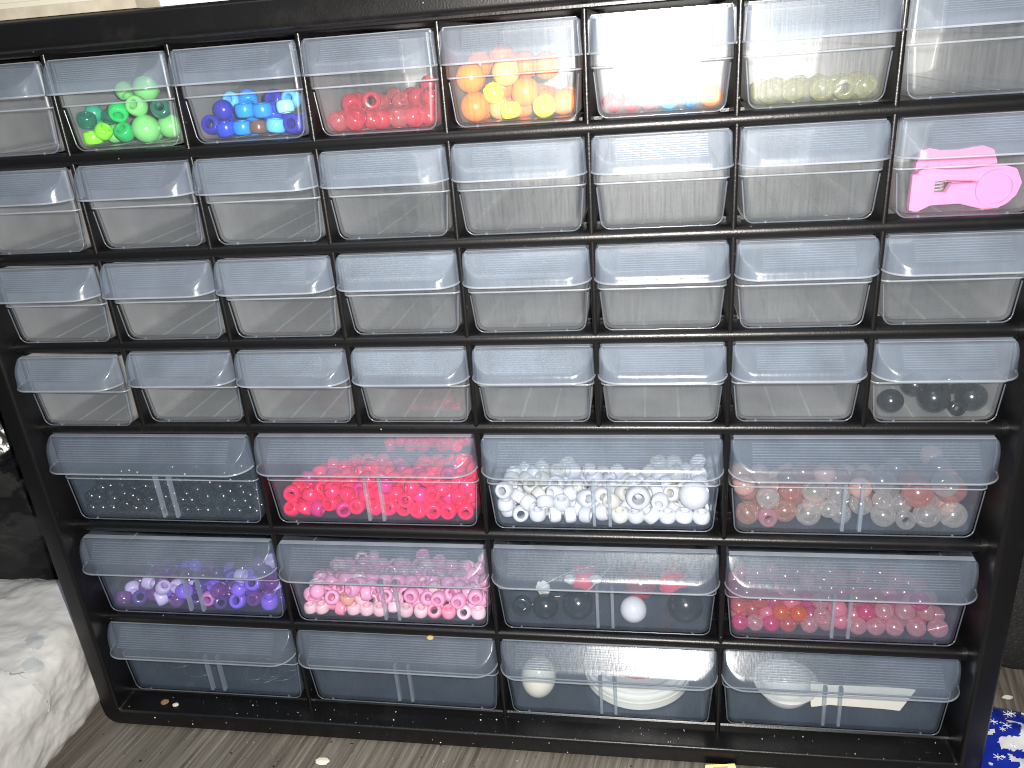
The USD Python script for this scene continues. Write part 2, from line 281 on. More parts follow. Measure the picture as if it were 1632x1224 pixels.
# ------------------------------------------------------------------ drawers
def ring(w, y0, y1, z, r, n=5):
    return [[x, yy, z] for x, _, yy in [(a[0], 0, a[2]) for a in rrect(-w, w, y0, y1, r, 0, n)]]
def bin_mesh(D):
    t, L = 1.2, 142.0
    def levels(o):       # o = inset of the wall
        zb, rb = D['zb'] + o, D['rb'] - o * .5
        lv = []
        for a in np.radians([0, 22, 45, 68, 90]):
            lv.append((zb + rb * (1 - math.cos(a)), D['wb'] - o - rb + rb * math.sin(a), 2.2 + o + 2.2 * (1 - math.sin(a)) ** 1.5))
        lv += [(D['zs'] - 0.6, D['ws'] - o, 1.9 + o), (D['zs'] + 0.2, D['ws'] + .35 - o, 1.5 + o), (D['zs'] + 0.9, D['ws'] + 1.1 - o, 0.8 + o), (D['zt'] - .9, D['wt'] - o, 0.7 + o)]
        return lv
    rings = [ring(w, y, L - o_, z, 3.0 - o_ * .6) for o_ in (0,) for z, w, y in levels(0)]
    rings += [ring(w, y, L - t, z, 2.2) for z, w, y in levels(t)[::-1]]
    P = np.array(rings); nu, nv = P.shape[:2]
    g = grid(P, closed_v=True)
    v = np.vstack([g.vertices, P[0].mean(0), P[-1].mean(0)]); k = np.arange(nv); k1 = (k + 1) % nv
    f = np.vstack([g.faces, np.c_[k1, k, np.full(nv, nu * nv)], np.c_[(nu - 1) * nv + k, (nu - 1) * nv + k1, np.full(nv, nu * nv + 1)]])
    m = trimesh.Trimesh(v, f, process=False); m.fix_normals(); return m
def handle_outline(D, grow=0.0):
    w, d, rx, ry = D['wh'] + grow, D['d'] + grow, D['rx'], D['d'] - 0.4 + grow
    pts = [(-w, 0.9)] + [(-w + rx - rx * math.cos(a), -(d - ry) - ry * math.sin(a)) for a in np.linspace(0, math.pi / 2, 12)]
    mid = [(x, -d) for x in np.linspace(-w + rx, w - rx, 8)[1:-1]]
    return np.array(pts + mid + [(-x, y) for x, y in pts[::-1]])
def handle_mesh(D):
    c = handle_outline(D); d, zt, zf, zl = D['d'], D['zt'], D['zf'], D['zl']
    rows = []
    lip = handle_outline(D, 0.6)
    for (cx, cy), (lx, ly) in zip(c, lip):
        s = max(0.0, -cy / d); zc = zt - 0.9 - (zt - zf - 0.9) * s
        bx = np.clip(cx, -D['wh'] + 1.0, D['wh'] - 1.0)
        B, F = np.array([bx, -0.4, zt]), np.array([cx, cy, zc])
        col = [(bx, 3.4, zt), (bx, 0.5, zt), tuple(B)]
        for k in (0.25, 0.5, 0.75, 0.93):
            q = B + (F - B) * k; col.append(tuple(q - [0, 0, 0.35 * math.sin(math.pi * k) * s]))
        col += [(cx + (lx - cx) * .15, cy + (ly - cy) * .15, zc - 0.7 - .3 * s)]
        zb_ = zc - 1.0
        for k in (0.35, 0.7, 1.0):
            col.append((cx + (lx - cx) * k, cy + (ly - cy) * k, zb_ + (zl - zb_) * k))
        rows.append(col)
    P = np.array(rows)
    g = grid(P)
    up = g.face_normals[:, 2].mean() > 0
    return shell(P, 1.15, flip=not up)
def grip(D):
    """fine ridges across the sloping top of the handle"""
    out = []; w = D['wg']
    B, F = np.array([-1.0, D['zt'] + .03]), np.array([-D['d'] + .6, D['zf'] + .12])
    u = (F - B) / np.linalg.norm(F - B); nrm = np.array([u[1], -u[0]]); nrm = nrm if nrm[1] > 0 else -nrm
    for k in np.linspace(.10, .86, D['ng']):
        p = B + (F - B) * k - np.array([0, .35 * math.sin(math.pi * k)])
        a, b, c2 = p - u * .22, p + nrm * .17, p + u * .22
        P = np.array([[[x, *q] for q in (a, b, c2)] for x in (-w, w)]); out.append(grid(P))
    return cat_(out)
SMALL = dict(wt=28.2, ws=27.2, wb=25.8, zb=3.4, rb=4.2, zs=22.9, zt=42.6, wh=28.5, d=10.5, rx=10.0, zf=32.6, zl=29.0, wg=18.5, ng=10)
LARGE = dict(wt=58.0, ws=56.8, wb=55.0, zb=4.4, rb=4.5, zs=31.0, zt=57.6, wh=58.2, d=11.5, rx=11, zf=46.0, zl=41.5, wg=49, ng=10)
def build_drawer(path, D, plastic_, handle_):
    stage.CreateClassPrim(path); X = stage.GetPrimAtPath(path)
    bm = bin_mesh(D); fy = bm.triangles_center[:, 1]
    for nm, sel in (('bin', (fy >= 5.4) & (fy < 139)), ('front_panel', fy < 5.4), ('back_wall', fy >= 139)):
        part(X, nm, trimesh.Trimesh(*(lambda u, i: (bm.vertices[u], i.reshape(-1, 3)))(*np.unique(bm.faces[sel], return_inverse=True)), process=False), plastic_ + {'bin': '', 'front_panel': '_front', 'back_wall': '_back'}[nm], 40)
    part(X, 'handle', handle_mesh(D), handle_, 40)
    part(X, 'top_rim', box(-D['wh'] + 1.4, D['wh'] - 1.4, .3, 3.2, D['zt'] + .03, D['zt'] + .4), 'clear_plastic_edge', False)
    part(X, 'ribbed_grip', grip(D), 'clear_plastic_grip', False)
    lp = handle_outline(D, 0.5); part(X, 'handle_lip', tube([(x, y, D['zl'] - .1) for x, y in lp[1:-1]], .45, 6), 'clear_plastic_edge', 60)
    w = D['ws'] + .9
    led = [(-w, 90, 0), (-w, 20, 0), (-w, 4.2, 0)] + [(-w + 3.2 - 3.2 * math.cos(a), 4.2 - 3.2 * math.sin(a), 0) for a in np.linspace(.3, math.pi / 2, 4)]
    led = led + [(-x, y, z) for x, y, z in led[::-1]]
    part(X, 'ledge', tube([(x, y, D['zs'] + .4) for x, y, z in led], .4, 6), 'clear_plastic_edge', 60)
    edge = [(D['ws'] - .15, 2.3, D['zs'] - 1.2)] + [(D['wb'] - D['rb'] + D['rb'] * math.cos(a) - .1, 2.5, D['zb'] + D['rb'] - D['rb'] * math.sin(a) + .15) for a in np.linspace(0, math.pi / 2, 8)]
    edge = [(-x, y, z) for x, y, z in edge] + edge[::-1]
    part(X, 'front_edge', tube(edge, .36, 6), 'clear_plastic_handle', 60)
    for s in (-1, 1):
        part(X, 'foot', trimesh.creation.icosphere(1, .75).apply_translation([s * (D['wb'] - 9), 3.4, D['zb'] + .15]), 'clear_plastic_handle', 60)
    if D is LARGE:
        for s in (-1, 1):
            part(X, 'divider_rib', box(s * 4.0 - .8, s * 4.0 + .8, 3.5, 6.0, D['zb'] + 1.3, D['zs'] + 1.0), 'clear_plastic_edge', False)
    else:
        for s in (-1, 1):
            part(X, 'floor_ridge', prism_x([(5, 0), (5, .28), (130, .28), (130, 0)], s * 8 - .5, s * 8 + .5).apply_translation([0, 0, D['zb'] + 1.25]), 'clear_plastic', False)
build_drawer('/World/small_drawer_shape', SMALL, 'clear_plastic', 'clear_plastic_handle'); build_drawer('/World/large_drawer_shape', LARGE, 'clear_plastic_wide', 'clear_plastic_handle_wide')

ORD = ['', 'first', 'second', 'third', 'fourth', 'fifth', 'sixth', 'seventh', 'eighth']
ROWN = {1: 'top row', 2: 'second row from the top', 3: 'third row from the top', 4: 'lowest row of small drawers', 5: 'upper row of wide drawers', 6: 'middle row of wide drawers', 7: 'bottom row of wide drawers'}
SPECIAL = {(1, 2): 'small clear drawer holding mixed green beads', (1, 3): 'small clear drawer holding mixed blue beads', (1, 4): 'small clear drawer holding red see-through beads', (1, 5): 'small clear drawer filled with orange and lime beads',
           (1, 6): 'small clear drawer glaring white from the flash with a few coloured beads', (1, 7): 'small clear drawer holding pale yellowish see-through beads', (2, 8): 'small clear drawer holding a pink clip',
           (4, 8): 'small clear drawer holding large round black beads', (5, 1): 'wide clear drawer full of small round black beads', (5, 2): 'wide clear drawer full of hot pink pony beads', (5, 3): 'wide clear drawer full of white beads',
           (5, 4): 'wide clear drawer full of large clear and peach bubble beads', (6, 1): 'wide clear drawer holding mixed purple beads', (6, 2): 'wide clear drawer full of light pink pony beads', (6, 3): 'wide clear drawer holding big black balls and one white ball',
           (6, 4): 'wide clear drawer full of pink see-through beads', (7, 1): 'wide clear drawer holding only faint elastic loops', (7, 2): 'empty wide clear drawer with a brown crumb on its handle', (7, 3): 'wide clear drawer holding an ivory egg-shaped bead and a white lid', (7, 4): 'wide clear drawer holding a white plastic scoop'}
PULL = {(4, 1): -4.5, (3, 1): -3.0, (2, 1): -3.0, (1, 1): -2.0}
rng = np.random.default_rng(7)
DX = {}
for r in range(1, 8):
    n = 8 if r <= 4 else 4
    for c in range(1, n + 1):
        pitch = 480 / n; xc = -240 + pitch * (c - .5)
        loc = (xc + rng.uniform(-.3, .3), PULL.get((r, c), rng.uniform(-1.2, 0.4)), RZ[r] - .05)
        yaw = rng.uniform(-.006, .006)
        DX[r, c] = (np.array(loc), yaw)
        lab = SPECIAL.get((r, c)) or f'empty small clear drawer, {ORD[c]} from the left in the {ROWN[r]}'
        thing('drawer', lab, 'drawer', loc, Rot.from_euler('z', yaw), ref='/World/small_drawer_shape' if r <= 4 else '/World/large_drawer_shape')

# ------------------------------------------------------------------ beads
def bead_profile(kind):
    if kind == 'pony':
        h, ro, ri = .66, 1.0, .44
        p = [(ri, -h + .1), (ri + .08, -h)] + [(.72 + (ro - .72) * math.cos(a) ** .8, h * math.sin(a)) for a in np.linspace(-math.pi / 2 + .02, math.pi / 2 - .02, 9)] + [(ri + .08, h), (ri, h - .1)]
        return p
    hr = .2; a0 = math.asin(hr)
    return [(math.cos(a), math.sin(a)) for a in np.linspace(-math.pi / 2 + a0, math.pi / 2 - a0, 13)]
BEAD = {k: revolve(bead_profile(k), 22) for k in ('pony', 'ball')}
COLOUR = dict(hot_pink='hot pink', magenta_pearl='dark magenta pearly', baby_pink='mid pink', rose_pink='deep rose pink', blush='pale blush pink', salmon='salmon', white='white', white_howlite='white grey-veined', black='glossy black', green_pale='pale green',
              green_bright='bright green', lime='lime green', teal_pearl='teal', indigo='indigo', royal_blue='royal blue', azure='azure blue', sky_blue='sky blue', cyan_pale='pale cyan', brown='brown', orange='orange', orange_pale='pale orange', lime_yellow='lime yellow',
              violet='violet', lavender_pearl='pearly lavender', orchid='orchid', clear='clear', pink_clear='see-through pink', amber_clear='see-through amber', amber_milk='cloudy peach', pink_milk='cloudy pink', peach_clear='see-through peach', magenta_clear='see-through magenta', coral_clear='see-through coral',
              orange_clear='see-through orange', red_clear='see-through red', purple_clear='see-through purple', violet_clear='see-through violet', teal_clear='see-through teal', black_clear='smoky black', citrine_clear='see-through pale yellow')
shapes_made = {}
def bead_shape(mat, kind):
    k = (mat, kind)
    if k not in shapes_made:
        path = f'/World/{kind}_bead_{mat}_shape'
        stage.CreateClassPrim(path)
        v, f, n = meshkit.arrays(BEAD[kind], 50)
        pr = usdkit.mesh(stage, path + '/bead', (v * MM, f), LOOK[mat])
        pr.CreateNormalsAttr([Gf.Vec3f(*map(float, q)) for q in n]); pr.SetNormalsInterpolation('vertex')
        shapes_made[k] = path + '/bead'
    return shapes_made[k]
def ball_orient(rnd):
    ax = np.array([rnd.choice([-1, 1]) * rnd.uniform(.6, 1), rnd.normal(0, .25), rnd.uniform(-.9, .9)])
    return Rot.align_vectors([ax / np.linalg.norm(ax)], [[0, 0, 1]])[0]
def orient(code, rnd):
    j = lambda s: Rot.from_euler('xyz', rnd.normal(0, s, 3))
    if code == 'f': return j(.16) * Rot.from_euler('x', 90 - 12, degrees=True)
    if code == 'u': return j(.10)
    if code == 's': return j(.14) * Rot.from_euler('y', 90, degrees=True)
    if code == 't': return j(.12) * Rot.from_euler('x', 45, degrees=True)
    return Rot.random(random_state=int(rnd.integers(1 << 30)))
def settle(D, fixed, free_r, rnd, ymax, lo=-1, hi=1, ymin=9, top=None, iters=260):
    """drops round beads into the drawer and pushes them apart; returns their centres"""
    nf = len(fixed); n = nf + len(free_r)
    R = np.r_[[f[3] * (.93 if f[5] == 'pony' else .99) for f in fixed], np.asarray(free_r) * .93] if n else np.zeros(0)
    P = np.zeros((n, 3))
    for i, f in enumerate(fixed): P[i] = f[:3]
    zf = D['zb'] + 1.3; zc = top or D['zs'] + 8
    W = D['wb'] - 1.6
    P[nf:, 0] = rnd.uniform(lo * W, hi * W, n - nf); P[nf:, 1] = rnd.uniform(ymin, ymax, n - nf); P[nf:, 2] = rnd.uniform(zf + 4, zc + 30, n - nf)
    def clamp(Q):
        wz = W + (D['ws'] - D['wb']) * np.clip((Q[:, 2] - zf) / (D['zs'] - zf), 0, 1)
        Q[:, 0] = np.clip(Q[:, 0], -wz + R, wz - R); Q[:, 1] = np.clip(Q[:, 1], 3.9 + R + (ymin - 9) * (np.arange(n) >= nf), np.maximum(ymax, 4 + R)); Q[:, 2] = np.maximum(Q[:, 2], zf + R)
        near = Q[:, 1] - R < 7                                        # the two slot ribs behind a wide front
        if D is LARGE: Q[:, 1] = np.where(near & (np.abs(Q[:, 0]) < 5 + R * .5), np.maximum(Q[:, 1], 6.4 + R), Q[:, 1])
        return Q
    A = P[:nf].copy()
    for it in range(iters):
        if n > nf: P[nf:, 2] -= 0.9 * (1 - it / iters) + .05
        for _ in range(2):
            pr = cKDTree(P).query_pairs(2 * R.max(), output_type='ndarray')
            if len(pr):
                i, j = pr[:, 0], pr[:, 1]; d = P[i] - P[j]; L = np.linalg.norm(d, axis=1) + 1e-9; o = np.clip(R[i] + R[j] - L, 0, None)
                wi = np.where(i < nf, .12, 1.0) if it > 30 else np.ones(len(i)); wj = np.where(j < nf, .12, 1.0) if it > 30 else np.ones(len(i))
                s = (o / L / (wi + wj))[:, None] * d * .8
                np.add.at(P, i, s * wi[:, None]); np.add.at(P, j, -s * wj[:, None])
            P[:nf] += (A - P[:nf]) * .06
            P = clamp(P)
    return P
def fill(r, c, where, fixed=(), free=0, rad=4.4, mats=(), kinds=('pony',), ymax=45, lo=-1, hi=1, ymin=9, seed=1):
    D = SMALL if r <= 4 else LARGE
    rnd = np.random.default_rng(seed * 101 + r * 10 + c)
    fr_ = rad * rnd.uniform(.94, 1.05, free)
    P = settle(D, list(fixed), fr_, rnd, ymax, lo, hi, ymin)
    names, wts = [m_[0] for m_ in mats] or ['white'], np.array([m_[1] for m_ in mats] or [1.0])
    items = [(f[3], f[4], f[5], f[6]) for f in fixed] + [(q, names[rnd.choice(len(names), p=wts / wts.sum())], kinds[int(rnd.integers(len(kinds)))], 'r') for q in fr_]
    loc, yaw = DX[r, c]; Rz = Rot.from_euler('z', yaw)
    for (ra, mat, kind, o), p in zip(items, P):
        if p[2] + ra > D['zt'] + 1: continue
        q = ball_orient(rnd) if kind == 'ball' else orient(o, rnd)
        zf = D['zb'] + 1.3; layer = 0 if p[2] < zf + 1.7 * ra else 1 if p[2] < zf + 3.4 * ra else 2
        BEADS.append(dict(cell=where, mat=mat, kind=kind, ra=ra, big=ra > 5.5, pos=loc + Rz.apply(p), rot=Rz * q, x=p[0], y=p[1], layer=layer, front=p[1] - ra < 6.5, far=p[1] / ra - 8 * (ra > 5.5)))
BEADS = []
NTH = ORD + ['ninth', 'tenth', 'eleventh', 'twelfth', 'thirteenth', 'fourteenth', 'fifteenth', 'sixteenth', 'seventeenth', 'eighteenth', 'nineteenth', 'twentieth'] + [f'{k}th' for k in range(21, 60)]
def write_beads():
    heap = {}
    for kind, word in (('pony', 'barrel'), ('ball', 'round')):
        mine = sorted((q for q in BEADS if q['kind'] == kind), key=lambda q: q['far'])
        for q in mine[300:]: heap.setdefault(q['mat'], []).append(q)
        near = mine[:300]; sets = {}
        for q in near: sets.setdefault((q['cell'], q['mat'], q['big']), []).append(q)
        for (cell, mat, big), lst in sets.items():
            nm = f"{'large ' if big else ''}{COLOUR[mat]} {word} bead"
            for lay in (0, 1, 2):
                row = sorted((q for q in lst if q['layer'] == lay and q['front']), key=lambda q: q['x'])
                for k, q in enumerate(row):
                    q['lab'] = f"{nm}, {NTH[k + 1]} such from left, {['bottom', 'second', 'upper'][lay]} layer, {cell}"
            for q in lst:
                if len(lst) == 1: q['lab'] = f"the only {nm} in the {cell}"
                g = None
                if 'lab' not in q:
                    q['lab'] = f"{nm} behind the front layer in the {cell}"; g = f"{nm}s behind the front layer in the {cell}"
                    if sum(1 for z in lst if not z['front']) == 1: g = None
                path = '/World/' + numbered('/World', f'{word}_bead')
                pr = UsdGeom.Mesh.Define(stage, path); pr.GetPrim().GetReferences().AddInternalReference(bead_shape(mat, kind))
                pr.AddTransformOp().Set(mat4(q['pos'], q['rot'], float(q['ra'])))
                data(pr.GetPrim(), q['lab'], 'bead', g)
    hp_ = thing('bead_heap', 'beads lying deeper in the filled drawers behind the front layers', 'beads', kind='stuff')
    for mat, lst in heap.items():
        ms = []
        for q in lst:
            m_ = BEAD[q['kind']].copy(); m_.vertices = q['rot'].apply(m_.vertices * q['ra']) + q['pos']; ms.append(m_)
        part(hp_, mat.replace('_clear', '') + '_beads', cat_(ms), mat, 50, kind='stuff')

FIX = {
    'green': (1,2,[
        (6.9, 10.2, 10.0, 6.3, 'green_pale', 'ball', 'f'),
        (5.4, 8.5, 20.4, 4.6, 'green_pale', 'pony', 'f'),
        (16.9, 8.2, 19.3, 4.3, 'teal_clear', 'pony', 'f'),
        (-4.4, 8.4, 19.2, 4.5, 'green_bright', 'pony', 'r'),
        (-3.1, 8.3, 10.3, 4.4, 'green_bright', 'pony', 'f'),
        (-16.4, 7.9, 10.2, 4.0, 'lime', 'pony', 'r'),
        (-25.7, 8.2, 8.8, 4.3, 'lime', 'pony', 'u'),
        (-32.0, 15.9, 15.0, 4.0, 'teal_pearl', 'ball', 'f'),
        (-24.7, 15.9, 15.1, 4, 'teal_pearl', 'pony', 'r'),
        (-17.1, 15.9, 16.5, 4, 'teal_clear', 'pony', 'r'),
        (-14.6, 16.1, 10.6, 4.2, 'green_pale', 'pony', 's'),
        (-1.0, 29.1, 27.8, 6, 'green_pale', 'ball', 'f'),
        (11.4, 17.4, 10.9, 5.5, 'green_pale', 'ball', 'f'),
        (-14.2, 32.3, 27.5, 4.4, 'green_pale', 'pony', 'r'),
    ]),
    'blue': (1,3,[
        (-24.8, 8.3, 9.5, 4.4, 'indigo', 'pony', 'f'),
        (-13.3, 8.3, 14.7, 4.4, 'indigo', 'ball', 'f'),
        (-15.8, 8.3, 8.1, 4.4, 'royal_blue', 'pony', 'u'),
        (-16.6, 24.1, 19.2, 4.2, 'sky_blue', 'pony', 'r'),
        (-8.2, 24.4, 20.0, 4.5, 'azure', 'pony', 'r'),
        (-3.7, 8.3, 14.2, 4.4, 'azure', 'pony', 'u'),
        (4.4, 8.3, 13.7, 4.4, 'azure', 'pony', 'u'),
        (-6.6, 8.3, 8.0, 4.4, 'azure', 'pony', 'u'),
        (2.5, 8.1, 8.4, 4.2, 'brown', 'pony', 'u'),
        (10.7, 8.3, 8.3, 4.4, 'sky_blue', 'pony', 'u'),
        (16.8, 7.9, 15.6, 4.0, 'cyan_pale', 'pony', 'u'),
        (18.2, 8.5, 8.8, 4.6, 'indigo', 'pony', 'f'),
        (4.8, 24.3, 19.2, 4.4, 'indigo', 'pony', 'r'),
        (12.9, 24.3, 18.7, 4.4, 'sky_blue', 'pony', 'r'),
        (6.1, 16.3, 13.3, 4.4, 'royal_blue', 'pony', 'r'),
        (-28.1, 24.3, 13.8, 4.4, 'indigo', 'pony', 'r'),
    ]),
    'orange': (1,5,[
        (-20.1, 10.2, 18.9, 6.3, 'orange', 'ball', 'f'),
        (-21.0, 10.2, 9.1, 6.3, 'orange', 'ball', 'f'),
        (-11.5, 8.4, 14.2, 4.5, 'lime_yellow', 'ball', 'f'),
        (-9.5, 12.9, 9.4, 5, 'orange_pale', 'ball', 'f'),
        (-2.0, 8.4, 8.0, 4.5, 'lime_yellow', 'pony', 'u'),
        (2.3, 9.9, 13.6, 6.0, 'orange', 'ball', 'f'),
        (11.2, 8.7, 9.8, 4.8, 'lime_yellow', 'pony', 'r'),
        (-7.7, 20.1, 17.0, 5, 'orange', 'ball', 'f'),
        (18.7, 17.4, 6.9, 5.5, 'orange', 'ball', 'f'),
        (-17.8, 33.9, 27.6, 6, 'orange', 'ball', 'f'),
        (-9.1, 33.9, 27.9, 6, 'orange', 'ball', 'f'),
        (0.0, 35.5, 26.3, 6, 'orange', 'ball', 'f'),
        (8.7, 33.9, 24.9, 6, 'orange', 'ball', 'f'),
    ]),
    'blackballs': (4,8,[
        (-17.0, 9.5, 10.7, 5.6, 'black', 'ball', 'f'),
        (1.1, 10.7, 8.3, 6.8, 'black', 'ball', 'f'),
        (20.1, 12.9, 10.3, 6.6, 'black', 'ball', 'f'),
        (-3.2, 19.9, 13.5, 5.6, 'black', 'ball', 'f'),
        (13.1, 18.1, 14.1, 4.6, 'black_clear', 'pony', 'f'),
        (12.2, 7.5, 6.3, 3.6, 'black_clear', 'pony', 'f'),
    ]),
    'bigmix': (6,3,[
        (-46.7, 13.5, 10.3, 5.6, 'black_clear', 'pony', 'r'),
        (-33.1, 11.1, 9.9, 7.2, 'black', 'ball', 'f'),
        (-15.2, 12.5, 12.5, 8.6, 'black', 'ball', 'f'),
        (42.7, 13.3, 12.4, 9.4, 'black', 'ball', 'f'),
        (15.6, 11.1, 10.0, 7.2, 'white', 'ball', 'r'),
        (17.9, 21.1, 18.8, 8.4, 'red_clear', 'ball', 'f'),
        (-14.1, 35.9, 13.4, 8, 'hot_pink', 'ball', 'f'),
        (36.6, 32.9, 15.3, 8.2, 'hot_pink', 'ball', 'f'),
    ]),
    'clear': (5,4,[
        (-38.6, 9.5, 20.5, 5.6, 'clear', 'ball', 'f'),
        (-37.6, 8.5, 5.0, 4.6, 'pink_clear', 'pony', 'f'),
        (-47.4, 9.7, 10.2, 5.8, 'amber_clear', 'ball', 'f'),
        (-27.5, 12.1, 8.6, 5.8, 'amber_clear', 'ball', 'f'),
        (-16.2, 12.3, 19.3, 6.0, 'clear', 'ball', 'f'),
        (-18.3, 9.9, 9.1, 6, 'clear', 'ball', 'f'),
        (-5.3, 13.9, 16.8, 6, 'clear', 'ball', 'f'),
        (-10.7, 8.4, 13.5, 4.5, 'clear', 'ball', 'f'),
        (-5.9, 12.1, 6.9, 5, 'clear', 'ball', 'f'),
        (7.1, 15.8, 13.7, 5.5, 'clear', 'ball', 'f'),
        (15.2, 15.1, 25.2, 6.4, 'clear', 'ball', 'f'),
        (15.2, 10.7, 18.6, 4.4, 'clear', 'pony', 'f'),
        (15.0, 9.7, 9.4, 5.8, 'clear', 'ball', 'f'),
        (26.1, 13.7, 14.3, 5, 'clear', 'ball', 'f'),
        (26.5, 8.5, 6.0, 4.6, 'clear', 'pony', 'f'),
        (32.8, 11.1, 18.7, 7.2, 'peach_clear', 'ball', 'f'),
        (42.3, 11.3, 26.7, 5.8, 'clear', 'pony', 'f'),
        (49.6, 11.1, 19.0, 7.2, 'peach_clear', 'ball', 'f'),
        (37.3, 10.1, 6.9, 6.2, 'clear', 'ball', 'f'),
        (50.9, 10.3, 6.6, 6.4, 'clear', 'ball', 'f'),
        (-25.9, 24.9, 22.3, 5, 'amber_clear', 'ball', 'f'),
        (-16.3, 25.9, 21.3, 6, 'clear', 'ball', 'f'),
        (-3.1, 26.9, 21.5, 7, 'peach_clear', 'ball', 'f'),
        (-46.9, 21.9, 18.1, 6, 'amber_clear', 'ball', 'f'),
        (7.8, 25.9, 21.1, 6, 'peach_clear', 'ball', 'f'),
        (32.2, 25.9, 21.4, 6, 'peach_clear', 'ball', 'f'),
        (-25.8, 21.9, 12.8, 6, 'amber_clear', 'ball', 'f'),
    ]),
    'pinkclear': (6,4,[
        (-50.0, 8.2, 6.5, 4.3, 'magenta_clear', 'ball', 'f'),
        (-44.1, 8.3, 6.7, 4.4, 'pink_clear', 'ball', 'f'),
        (-35.7, 8.2, 7.3, 4.3, 'magenta_clear', 'ball', 'f'),
        (-26.4, 8.3, 7.0, 4.4, 'coral_clear', 'ball', 'f'),
        (-27.3, 8.3, 14.5, 4.4, 'orange_clear', 'ball', 'f'),
        (-20.5, 8.3, 14.8, 4.4, 'orange_clear', 'ball', 'f'),
        (-15.2, 8.5, 6.8, 4.6, 'pink_clear', 'ball', 'f'),
        (-6.1, 9.7, 5.0, 4.2, 'pink_clear', 'ball', 'f'),
        (-7.6, 8.1, 14.4, 4.2, 'pink_clear', 'pony', 'f'),
        (10.6, 8.5, 7.6, 4.6, 'pink_clear', 'ball', 'f'),
        (17.1, 8.5, 8.5, 4.6, 'pink_clear', 'ball', 'f'),
        (26.2, 8.5, 7.1, 4.6, 'pink_clear', 'ball', 'f'),
        (37.5, 8.8, 6.9, 4.9, 'pink_clear', 'ball', 'f'),
        (49.0, 8.8, 6.9, 4.9, 'pink_clear', 'ball', 'f'),
        (48.8, 11.6, 11.9, 4.5, 'pink_clear', 'ball', 'f'),
        (23.0, 12.0, 15.2, 4.9, 'pink_clear', 'ball', 'f'),
        (33.0, 12.0, 17.5, 4.9, 'pink_clear', 'ball', 'f'),
        (44.0, 14.1, 15.8, 4.6, 'pink_clear', 'ball', 'f'),
        (-8.3, 13.9, 19.7, 4.4, 'pink_clear', 'ball', 'f'),
        (-39.4, 14.1, 19.4, 4.6, 'coral_clear', 'ball', 'f'),
        (-50.3, 13.3, 15.7, 4.6, 'coral_clear', 'ball', 'f'),
        (-42.4, 11.7, 12.3, 4.6, 'coral_clear', 'ball', 'f'),
        (9.8, 14.9, 22.2, 4.6, 'coral_clear', 'ball', 'f'),
    ]),
    'purple': (6,1,[
        (-50.0, 8.4, 9.9, 4.5, 'purple_clear', 'pony', 'r'),
        (-38.7, 8.4, 10.4, 4.5, 'violet_clear', 'pony', 'r'),
        (-25.1, 8.8, 10.7, 4.9, 'lavender_pearl', 'pony', 'r'),
        (-14.5, 8.4, 8.4, 4.5, 'purple_clear', 'pony', 'r'),
        (4.2, 8.4, 7.2, 4.5, 'orchid', 'pony', 'f'),
        (13.6, 7.9, 8.0, 4.0, 'violet_clear', 'pony', 'r'),
        (24.4, 8.8, 10.8, 4.9, 'violet', 'pony', 't'),
        (35.6, 8.3, 12.7, 4.4, 'purple_clear', 'pony', 'f'),
        (44.1, 9.1, 9.1, 5.2, 'violet', 'pony', 'u'),
        (-33.9, 13.1, 18.3, 4.4, 'lavender_pearl', 'pony', 's'),
        (-15.4, 12.5, 14.4, 4.6, 'lavender_pearl', 'pony', 'r'),
        (7.9, 13.9, 16.3, 4.4, 'violet', 'pony', 'r'),
        (33.7, 13.5, 19.6, 4.8, 'violet', 'pony', 'r'),
        (24.9, 16.3, 22.2, 4.4, 'lavender_pearl', 'pony', 'r'),
    ]),
    'white': (5,3,[
        (46.2, 11.5, 18.4, 7.6, 'white', 'ball', 'f'),
        (18.0, 10.2, 18.2, 6.3, 'white', 'pony', 'f'),
        (-50.6, 8.5, 20.0, 4.6, 'white', 'pony', 'f'),
        (-43.3, 8.3, 3.3, 4.4, 'white', 'pony', 'f'),
        (-51.4, 8.3, 4.2, 4.4, 'white', 'pony', 'u'),
        (-50.7, 8.3, 12.4, 4.4, 'white', 'pony', 'u'),
        (-31.6, 8.3, 4.1, 4.4, 'white', 'pony', 'u'),
        (-23.5, 8.2, 4.9, 4.3, 'white', 'pony', 's'),
        (-16.5, 8.2, 5.0, 4.3, 'white', 'pony', 's'),
        (-9.4, 8.2, 5.2, 4.3, 'white', 'pony', 's'),
        (9.7, 8.4, 5.0, 4.5, 'white_howlite', 'pony', 'u'),
        (17.0, 8.3, 5.8, 4.4, 'white', 'pony', 'u'),
        (32.3, 8.3, 6.1, 4.4, 'white', 'pony', 'u'),
        (40.8, 8.5, 6.2, 4.6, 'white', 'pony', 'u'),
        (49.1, 8.3, 5.5, 4.4, 'white', 'pony', 'u'),
        (-21.8, 8.3, 13.5, 4.4, 'white', 'pony', 'u'),
        (-31.1, 8.5, 12.7, 4.6, 'white', 'pony', 'r'),
    ]),
    'hot': (5,2,[
        (-53.4, 8.3, 4.0, 4.4, 'hot_pink', 'pony', 't'),
        (-36.2, 8.5, 4.3, 4.6, 'magenta_pearl', 'pony', 's'),
        (-42.4, 8.3, 4.8, 4.4, 'hot_pink', 'pony', 'r'),
        (-26.7, 8.4, 11.0, 4.5, 'hot_pink', 'pony', 'f'),
        (-13.1, 8.4, 11.8, 4.5, 'hot_pink', 'pony', 'f'),
        (-21.2, 8.4, 6.3, 4.5, 'magenta_pearl', 'pony', 'r'),
        (6.0, 8.4, 4.8, 4.5, 'hot_pink', 'pony', 'f'),
        (14.5, 9.9, 4.5, 4.4, 'hot_pink', 'pony', 'f'),
